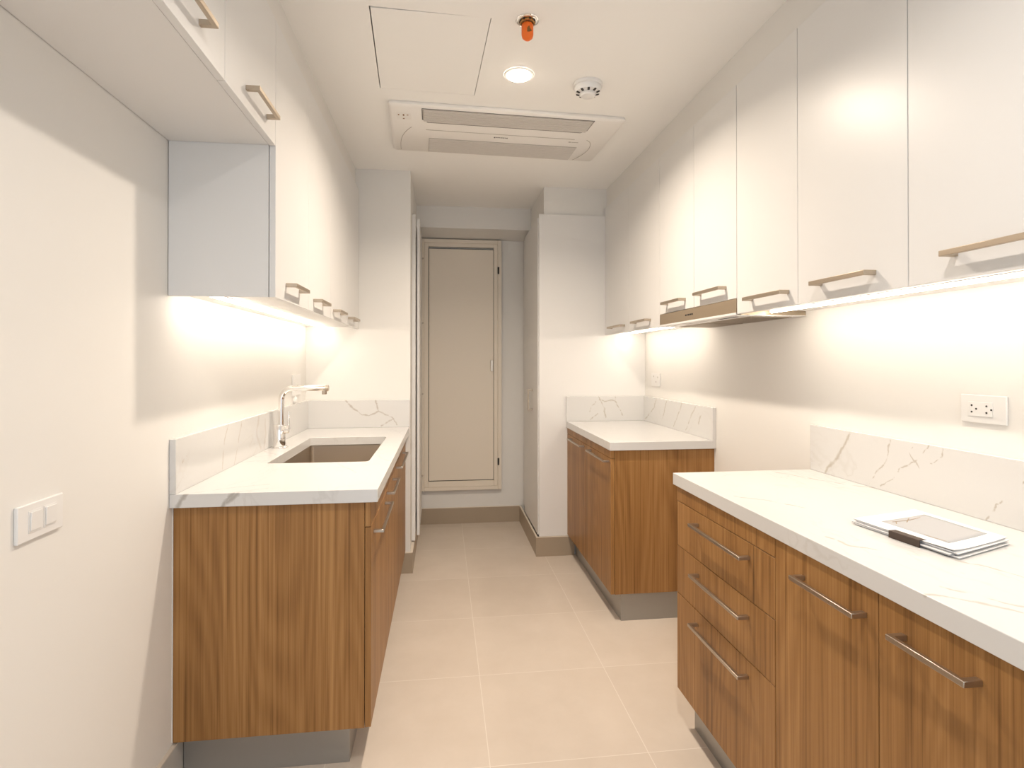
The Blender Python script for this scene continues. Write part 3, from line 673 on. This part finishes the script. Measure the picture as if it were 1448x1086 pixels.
labels = ['bottom white booklet of the stack on the near right worktop', 'second white booklet from the bottom of the stack on the worktop',
          'third booklet of the stack, just under the printed one', 'top booklet of the stack, its cover printed with a grey picture']
specs = [(0, -.006, .02), (-.004, .004, -.015), (.003, -.002, .012), (0, .002, 0)]
zc = ZT+.0006
for i, (lb, sp_) in enumerate(zip(labels, specs)):
    q = shifted(*sp_); t = .0028
    bk = thing('booklet', lb, 'booklet', ((q[0].x+q[2].x)/2, (q[0].y+q[2].y)/2, zc), 'booklets on the near right worktop')
    bm = bmesh.new(); sheet(bm, shifted(sp_[0], sp_[1], sp_[2], .985), zc+.0005, zc+t-.0003); obj('pages', bm, M['paperedge'], bk, smooth=False)
    bm = bmesh.new(); sheet(bm, q, zc+t-.0002, zc+t+.0004, .005 if i == 3 else .001); cv = obj('cover', bm, M['paper'], bk)
    if i == 3:
        def uv(u, v): return q[0].lerp(q[1], u).lerp(q[3].lerp(q[2], u), v)
        qq = [uv(.20, .20), uv(.90, .16), uv(.93, .84), uv(.22, .88)]
        def curlz(u, v): return .005*(max(0, u-.6)/.4)**2*.5 + .005*(max(0, .35-u)/.35)**2*max(0, v-.55)*1.8
        bm = bmesh.new(); n = 10; G = []
        for a in range(n+1):
            row = []
            for b_ in range(n+1):
                u = .20+.72*a/n; v = .18+.68*b_/n; p = uv(u, v); row.append(bm.verts.new((p.x, p.y, zc+t+.0006+curlz(u, v))))
            G.append(row)
        for a in range(n):
            for b_ in range(n): bm.faces.new((G[a][b_], G[a+1][b_], G[a+1][b_+1], G[a][b_+1]))
        o = obj('printed_picture', bm, M['print'], cv)
        md = o.modifiers.new('ink', 'SOLIDIFY'); md.thickness = .0002
        for (ua, va, ub, vb) in ((.30, .24, .55, .26), (.55, .26, .88, .22), (.45, .30, .60, .22), (.28, .30, .36, .24), (.22, .62, .24, .82)):
            bm = bmesh.new(); a, b_ = uv(ua, va), uv(ub, vb); d = (b_-a).normalized(); nn = Vector((-d.y, d.x))*.0012
            vs = [bm.verts.new((p.x, p.y, zc+t+z)) for p in (a+nn, b_+nn, b_-nn, a-nn) for z in (.0008, .0011)]
            bmesh.ops.convex_hull(bm, input=vs)
            obj('printed_line', bm, M['printtan'], cv)
    zc += t+.0007
# dark band folded over the near long side of the stack
ba, bb = P0.lerp(P3, .42), P0.lerp(P3, .72); out = Vector((-(P3-P0).y, (P3-P0).x)).normalized()
if out.x > 0: out = -out
bm = bmesh.new(); o_ = out*.0075; i_ = -out*.012
for (pa, pb, z0, z1) in ((o_, o_*.80, ZT+.0006, zc+.0012), (o_, i_, zc+.0012, zc+.0018)):
    vs = [bm.verts.new((p.x, p.y, z)) for p in (ba+pa, bb+pa, bb+pb, ba+pb) for z in (z0, z1)]; bmesh.ops.convex_hull(bm, input=vs)
tag(obj('paper_band', bm, M['band']), 'dark brown band around the side of the booklet stack', 'band')

# ------------------------------------------------------------------ daylight from the room behind the viewer
w = bpy.data.worlds.new('World'); S.world = w; w.use_nodes = True
w.node_tree.nodes['Background'].inputs['Color'].default_value = (.82, .91, 1.0, 1)
w.node_tree.nodes['Background'].inputs['Strength'].default_value = .95

# ------------------------------------------------------------------ camera
cam = bpy.data.cameras.new('camera'); co = bpy.data.objects.new('camera', cam); COL.objects.link(co)
cam.sensor_width = 36; cam.lens = 36*789.53/1448; cam.clip_start = .02
cam.shift_x = .345/1448; cam.shift_y = -36.34/1448
co.location = (.8205, -.2856, 1.3029)
co.rotation_euler = (math.radians(90+.3137), 0, math.radians(-7.045))
S.camera = co
S.view_settings.view_transform = 'Standard'; S.view_settings.look = 'None'; S.view_settings.gamma = 1
S.view_settings.use_curve_mapping = False; S.view_settings.exposure = 0.73
